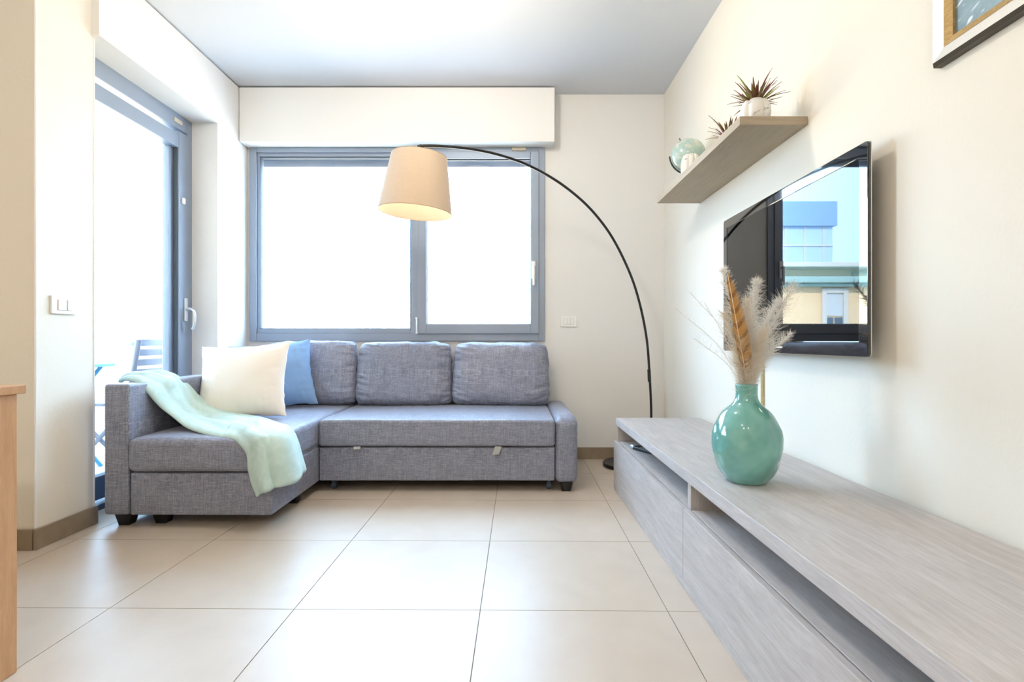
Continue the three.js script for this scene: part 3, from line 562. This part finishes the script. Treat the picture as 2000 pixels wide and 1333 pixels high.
plume('dried_plume', 'tall white feathery plume rising beside the brown feather', [1413, 530, 1.69], { n: 620, len: 0.05, tuft: 90 });
plume('dried_plume', 'curly white plume in front of the television screen', [1478, 552, 1.74], { n: 1300, len: 0.058, tuft: 140, curl: 0.75 });
plume('dried_plume', 'curly white plume leaning toward the wall', [1520, 590, 1.79], { n: 1000, len: 0.05, tuft: 90, curl: 0.6 });
plume('dried_plume', 'fine pale plume spreading across the bright screen', [1550, 556, 1.82], { n: 700, len: 0.065, curl: 0.25 });
plume('dried_plume', 'low pale plume bending out below the television', [1545, 652, 1.80], { n: 700, len: 0.042, curl: 0.3 });
plume('dried_plume', 'cream plume standing upright in the vase middle', [1458, 585, 1.685], { n: 1100, len: 0.05, mat: 'cream', from: 0.12 });
plume('dried_plume', 'short cream plume leaning to the window side of the vase', [1412, 612, 1.685], { n: 900, len: 0.055, mat: 'cream', from: 0.10 });
plume('dried_plume', 'short tan plume close to the vase mouth', [1446, 665, 1.68], { n: 420, len: 0.055, mat: 'tan', from: 0.08, curl: 0.2 });
plume('dried_plume', 'short cream plume leaning out low above the vase rim', [1492, 645, 1.69], { n: 800, len: 0.05, mat: 'cream', from: 0.10, curl: 0.25 });
plume('dried_plume', 'broad white plume between the feather and the screen', [1440, 600, 1.69], { n: 900, len: 0.045, from: 0.15, curl: 0.45 });
for (const [label, tip] of [['longest thin pale grass stem bending toward the window', [1318, 602, 1.80]], ['thin pale grass stem arching upward to the window side', [1348, 572, 1.84]], ['thin pale grass stem hanging lowest on the window side', [1356, 662, 1.72]], ['thin pale grass stem between plume and wall', [1375, 590, 1.80]]])
  plume('grass_stem', label, tip, { n: 60, len: 0.045, from: 0.55, curl: 0.2, dense: 0.55, extra: { group: 'thin grasses in the vase' } });
// brown feather: a shaped vane around a quill
{
  const s = group('brown_feather', 'long golden brown feather with a pale quill in the vase', 'feather');
  const T = P(1421, 535, 1.655), a = mouth.clone().add(V(-0.006, -0.05, 0.014)), m = a.clone().lerp(T, 0.55).add(V(0.006, 0.0, 0.004));
  const curve = new THREE.CatmullRomCurve3([a, mouth.clone().add(V(-0.004, 0.035, 0.008)), m, T]);
  part('quill', tube(curve.getPoints(24), 0.0014, 30, 6), hairMats.stem, s, 'pale quill');
  const out = [[], []];
  for (let i = 0; i < 260; i++) for (const sg of [-1, 1]) {
    const t = 0.22 + 0.78 * i / 260, p = curve.getPoint(t), dir = curve.getTangent(t), e = (t - 0.22) / 0.78;
    const W = (sg > 0 ? 0.036 : 0.018) * Math.pow(Math.sin(Math.PI * Math.min(1, 0.06 + e * 0.93)), 0.7) * rr(0.9, 1.04), v = V(sg * 0.86, 0, 0.2 * sg).addScaledVector(dir, 0.75).normalize();
    const q = [0, 0.35, 0.7, 1].map((k) => p.clone().addScaledVector(v, W * k).addScaledVector(dir, W * 0.35 * k * k));
    ribbon(q, e < 0.28 ? 0.0004 : 0.0011, out[Math.floor(i / 9) % 3 === 0 ? 1 : 0]);
  }
  part('vane', fromList(out[0]), std({ color: '#b98a4c', roughness: 0.75 }), s, 'golden brown vane').userData.kind = 'stuff';
  part('vane_bars', fromList(out[1]), std({ color: '#8a5f30', roughness: 0.75 }), s, 'darker brown bars').userData.kind = 'stuff';
}
// ---------------------------------------------------------------- arc floor lamp
{
  const l = group('arc_floor_lamp', 'black arc floor lamp with a lit beige fabric shade', 'floor lamp');
  const shadeX = -0.559, shadeD = 3.12, base = [0.945, 3.72], zOf = (px) => { const k = (px - 1000) / F, s = (base[1] - shadeD) / (base[0] - shadeX); return (shadeD - s * shadeX) / (1 - s * k); };
  const arc = [[1272, 815], [1269, 740], [1262, 655], [1243, 570], [1222, 515], [1190, 455], [1150, 405], [1105, 366], [1063, 339], [1020, 318], [975, 303], [930, 293], [880, 287], [835, 285], [816, 286]].map(([x, y]) => P(x, y, zOf(x)));
  part('arm', tube([V(base[0] + 0.006, 0.03, -base[1]), V(base[0] + 0.006, 0.15, -base[1]), ...arc], 0.0085, 140, 12), M.black, l, 'slim black arched pole');
  part('joint', bar(P(1267.5, 722, zOf(1268)), P(1268.5, 746, zOf(1268)), 0.0115, 0.0115, 16), M.black, l);
  part('base', (() => { const g = lathe([[0.0001, 0], [0.188, 0], [0.19, 0.004], [0.19, 0.020], [0.186, 0.026], [0.0001, 0.030]], 64); g.translate(0.82, 0, -3.735); return g; })(), M.black, l, 'round black foot plate');
  // shade group turned a little
  const sh = new THREE.Group(); sh.name = 'lamp_head'; l.add(sh); sh.position.set(shadeX, 1.607, -shadeD); sh.rotation.z = -0.075;
  const fab = linen([0.74, 0.66, 0.565], [0.85, 0.775, 0.68], 141, 256, 0.10);
  const sg = lathe([[0.212, 0], [0.160, 0.325], [0.158, 0.325], [0.210, 0], [0.212, 0]], 72);
  part('shade', sg, phy({ map: fab.map, roughness: 1, transmission: 0.22, thickness: 0, bumpMap: fab.bump, bumpScale: 0.0004, side: THREE.DoubleSide }), sh, 'beige linen drum shade');
  part('rim', [new THREE.TorusGeometry(0.2115, 0.0018, 6, 72).rotateX(Math.PI / 2).toNonIndexed(), new THREE.TorusGeometry(0.1595, 0.0018, 6, 72).rotateX(Math.PI / 2).translate(0, 0.325, 0).toNonIndexed()], std({ color: '#a58f74', roughness: 0.8 }), sh);
  part('holder', [bar(V(0, 0.395, 0), V(0, 0.215, 0), 0.004), bar(V(0, 0.27, 0), V(0, 0.20, 0), 0.018, 0.018, 20), ...[0, 1, 2].map((k) => bar(V(0, 0.29, 0), V(Math.cos(k * 2.094) * 0.159, 0.322, Math.sin(k * 2.094) * 0.159), 0.002, 0.002, 6))], M.black, sh);
  part('bulb', new THREE.SphereGeometry(0.034, 24, 16).translate(0, 0.165, 0), std({ color: '#fff4e0', emissive: new THREE.Color(1, 0.78, 0.5), emissiveIntensity: 12 }), sh, 'glowing warm bulb');
  const pl = new THREE.PointLight(new THREE.Color(1, 0.76, 0.62), 1.05); pl.position.set(0, 0.165, 0); pl.castShadow = true; pl.shadow.radius = 1.6; sh.add(pl);
}
// ---------------------------------------------------------------- switches and sockets
{
  const s = group('light_switch', 'white rectangular light switch plate on the cream wall end', 'switch', {}, [XP, 1.022, -2.372]);
  part('plate', softBox(0, 0.010, -0.041, 0.041, -0.066, 0.066, 0.006, 1e9, null, 'x', 3), M.plastic, s);
  part('recess', bx(0.0098, 0.0103, -0.0235, 0.0235, -0.036, 0.040), M.plasticLine, s);
  part('rocker', softBox(0.009, 0.014, -0.0225, 0.0225, -0.035, 0.008, 0.002), M.plastic, s); part('rocker', softBox(0.009, 0.013, -0.0225, 0.0225, 0.0155, 0.039, 0.002), M.plastic, s);
  const o = group('wall_socket', 'white socket plate on the white wall between window and arc lamp', 'socket', {}, [0.414, 1.008, -DB]);
  part('plate', softBox(-0.06, 0.06, -0.04, 0.04, 0, 0.009, 0.004, 1e9, null, 'x', 3).rotateY(Math.PI).translate(0, 0, 0), M.plastic, o);
  part('recess', bx(-0.036, 0.036, -0.0235, 0.0235, -0.0094, -0.0088), M.plasticLine, o);
  for (const k of [-1, 0, 1]) part('module', softBox(k * 0.0235 - 0.0108, k * 0.0235 + 0.0108, -0.0225, 0.0225, -0.0105, -0.008, 0.001, 1e9, null, 'x', 1), M.plastic, o);
}
// ---------------------------------------------------------------- desk at the picture edge
{
  const t = group('wooden_table', 'beech table with thick panel legs in front of the wall end', 'table');
  part('top', softBox(-2.25, -1.283, 0.727, 0.750, 0.35, 1.428, 0.003, 1e9, null, 'y', 2), M.beech, t);
  part('panel_leg', softBox(-1.325, -1.293, 0, 0.727, 0.45, 1.413, 0.004, 1e9, null, 'y', 2), M.beech, t); part('panel_leg', softBox(-2.235, -2.20, 0, 0.727, 0.45, 1.413, 0.004, 1e9, null, 'y', 2), M.beech, t);
  part('apron', softBox(-2.20, -1.325, 0.55, 0.727, 0.92, 0.94, 0.003, 1e9, null, 'x', 2), M.beech, t);
}
// ---------------------------------------------------------------- warm ceiling lamps: dining end, plus an added fill lamp over the living area
function ceilingLamp(label, x, d, cd) {
  const l = group('ceiling_lamp', label, 'ceiling lamp', {}, [x, HC, -d]);
  part('base', lathe([[0.0001, 0], [0.20, 0], [0.20, -0.02], [0.0001, -0.02]], 48), M.boxWhite, l);
  part('diffuser', lathe([[0.0001, -0.020], [0.19, -0.021], [0.185, -0.045], [0.14, -0.068], [0.0001, -0.076]], 48), std({ color: '#fff3dd', emissive: new THREE.Color(1, 0.8, 0.52), emissiveIntensity: 2.5 }), l, 'glowing warm diffuser');
  const p = new THREE.PointLight(new THREE.Color(1, 0.935, 0.85), cd); p.position.set(0, -0.15, 0); p.castShadow = true; p.shadow.radius = 4; l.add(p);
}
ceilingLamp('unseen round warm ceiling lamp added as fill over the living area', -0.35, 2.25, 5.4);  // unseen, added to brighten the back wall, sofa and far floor
ceilingLamp('round warm ceiling lamp above the wooden table', -1.6, 0.0, 1.6);
ceilingLamp('round warm ceiling lamp over the kitchen end of the room', -0.4, -1.5, 8.5);
ceilingLamp('round warm ceiling lamp in the corner of the dining area', -2.6, -1.6, 6.5);

// ---------------------------------------------------------------- balcony
M.concrete = std({ map: tex(256, 256, (u, v) => mix([0.78, 0.77, 0.75], [0.86, 0.85, 0.83], 0.5 + 0.4 * tile3(u, v, 6, 6, 151) + 0.2 * tile3(u, v, 50, 50, 152)), { srgb: true, repeat: 0.8 }), roughness: 0.85 });
M.rail = std({ color: '#8b8f98', roughness: 0.5 });
M.slat = std({ color: '#8d8c96', roughness: 0.6 });
M.teal = std({ color: '#3f86a8', roughness: 0.45 });
solo('balcony_floor', bx(-3.9, -2.19, -0.2, 0.004, 2.553, 5.5), M.concrete, 'pale balcony floor outside the glazed door', 'balcony floor', STR);
solo('balcony_ceiling', bx(-3.9, -2.3, HC, HC + 0.2, 2.553, 5.3), M.ceiling, 'white balcony slab overhead outside the glazed door', 'balcony ceiling', STR);
{
  const p = group('balcony_parapet', 'white solid balcony parapet with a grey top rail', 'parapet', STR);
  part('wall', [bx(-3.9, -3.8, 0.004, 0.83, 2.553, 5.5), bx(-3.8, -2.3, 0.004, 0.83, 5.4, 5.5)], M.concrete, p);
  part('rail', [softBox(-3.92, -3.78, 0.83, 0.862, 2.553, 5.52, 0.005), softBox(-3.78, -2.3, 0.83, 0.862, 5.38, 5.52, 0.005)], M.rail, p, 'grey top rail');
}
{
  const c = group('folding_chair', 'grey slatted folding chair on the balcony', 'chair');
  const X = -2.47, a = 3.47, b = 3.88, lean = (y) => X + (y - 0.42) * 0.16;
  for (const d of [a, b]) { part('post', bar(V(lean(0.42) - 0.02, 0.30, -d), V(lean(0.87), 0.872, -d), 0.016, 0.016, 8), M.slat, c); part('leg', bar(V(-2.90, 0.46, -d - 0.02), V(-2.43, 0.006, -d - 0.02), 0.014, 0.014, 8), M.slat, c); part('leg', bar(V(-2.45, 0.44, -d + 0.02), V(-2.86, 0.006, -d + 0.02), 0.014, 0.014, 8), M.slat, c); }
  for (const y of [0.855, 0.79, 0.725, 0.66]) part('back_slat', softBox(lean(y) - 0.008, lean(y) + 0.008, y - 0.022, y + 0.022, a, b, 0.004, 1e9, null, 'y', 2), M.slat, c);
  for (let i = 0; i < 6; i++) part('seat_slat', softBox(-2.90 + i * 0.075, -2.84 + i * 0.075, 0.445, 0.463, a - 0.01, b + 0.01, 0.004, 1e9, null, 'y', 2), M.slat, c);
}
{
  const t = group('folding_table', 'teal blue folding table with crossed legs on the balcony', 'table');
  part('top', softBox(-3.42, -2.76, 0.69, 0.712, 3.12, 3.76, 0.006), M.teal, t);
  for (const d of [3.2, 3.68]) { part('leg', bar(V(-2.80, 0.69, -d), V(-3.36, 0.004, -d), 0.013, 0.013, 8), M.teal, t); part('leg', bar(V(-3.38, 0.69, -d - 0.03), V(-2.82, 0.004, -d - 0.03), 0.013, 0.013, 8), M.teal, t); }
  part('brace', bar(V(-3.2, 0.2, -3.2), V(-3.2, 0.2, -3.68), 0.008, 0.008, 8), M.teal, t);
}
// ---------------------------------------------------------------- the street outside
M.peach = std({ map: tex(256, 256, (u, v) => mix([0.93, 0.79, 0.62], [0.96, 0.84, 0.68], 0.5 + 0.35 * tile3(u, v, 5, 5, 161) + 0.2 * tile3(u, v, 40, 40, 162)), { srgb: true, repeat: 0.2 }), roughness: 0.9 });
M.stone = std({ color: '#d9d3c8', roughness: 0.85 }); M.greenCopper = std({ color: '#a3c0b8', roughness: 0.7 }); M.winGlass = std({ color: '#5b6b78', roughness: 0.15 }); M.shutterGrey = std({ color: '#cfd2d2', roughness: 0.7 });
M.paleWall = std({ color: '#e5d9c0', roughness: 0.85 }); M.towerBlue = std({ color: '#8fb0d6', roughness: 0.25 }); M.towerPale = std({ color: '#b9d3ea', roughness: 0.3 });
solo('street_ground', bx(-120, 120, -9.4, -9, -40, 160), std({ color: '#a9a7a3', roughness: 0.9 }), 'pale street surface far below the windows', 'street', STR);
{
  const b = group('peach_building', 'peach plastered house with green copper cornice across the street', 'building'), D = 15;
  part('wall', bx(-22, 9, -9, 2.45, D, D + 8), M.peach, b);
  part('cornice', [softBox(-22.2, 9.2, 2.45, 2.62, D - 0.35, D + 8, 0.03), softBox(-22.1, 9.1, 2.36, 2.45, D - 0.22, D + 0.2, 0.03)], M.greenCopper, b, 'green copper cornice');
  part('attic_wall', bx(-21, 8, 2.62, 3.05, D + 1.6, D + 7), M.paleWall, b);
  part('roof_slab', softBox(-22, 9, 3.05, 3.2, D + 0.9, D + 7.6, 0.03), M.stone, b, 'thin projecting roof slab');
  for (let i = 0; i < 10; i++) {
    const x = -21.83 + i * 3.0;
    for (const y of [0.72, -2.8]) {
      const w = part('window', frameRing(x - 0.36, x + 0.36, y, y + 1.6, D - 0.08, D + 0.02, 0.13, 0.13, 0.13, 0.01), M.stone, b);
      part('pane', [bx(x - 0.23, x - 0.02, y + 0.13, y + 0.8, D - 0.02, D + 0.01), bx(x + 0.02, x + 0.23, y + 0.13, y + 0.8, D - 0.02, D + 0.01)], M.winGlass, w);
      part('blind', bx(x - 0.23, x + 0.23, y + 0.84, y + 1.47, D - 0.03, D + 0.01), M.shutterGrey, w);
    }
    part('attic_window', frameRing(x + 0.6, x + 1.5, 2.66, 3.0, D + 1.55, D + 1.62, 0.05, 0.05, 0.05, 0.005), M.greenCopper, b);
  }
}
{
  const t = group('office_tower', 'pale blue glass office tower far behind the peach house', 'building'), D = 60;
  part('body', bx(-33.5, -14, -9, 13.6, D, D + 22), M.towerPale, t);
  part('crown', bx(-33.8, -14, 13.6, 16.3, D - 0.4, D + 22), M.towerBlue, t, 'darker blue top storeys');
  for (let i = 0; i < 8; i++) part('floor_band', bx(-33.5, -14, -6.8 + i * 2.6, -6.65 + i * 2.6, D - 0.12, D), M.stone, t);
  for (let i = 0; i < 9; i++) part('mullion', bx(-32.5 + i * 2.1, -32.38 + i * 2.1, -9, 13.6, D - 0.1, D), M.stone, t);
}
renderer.render(scene, camera);
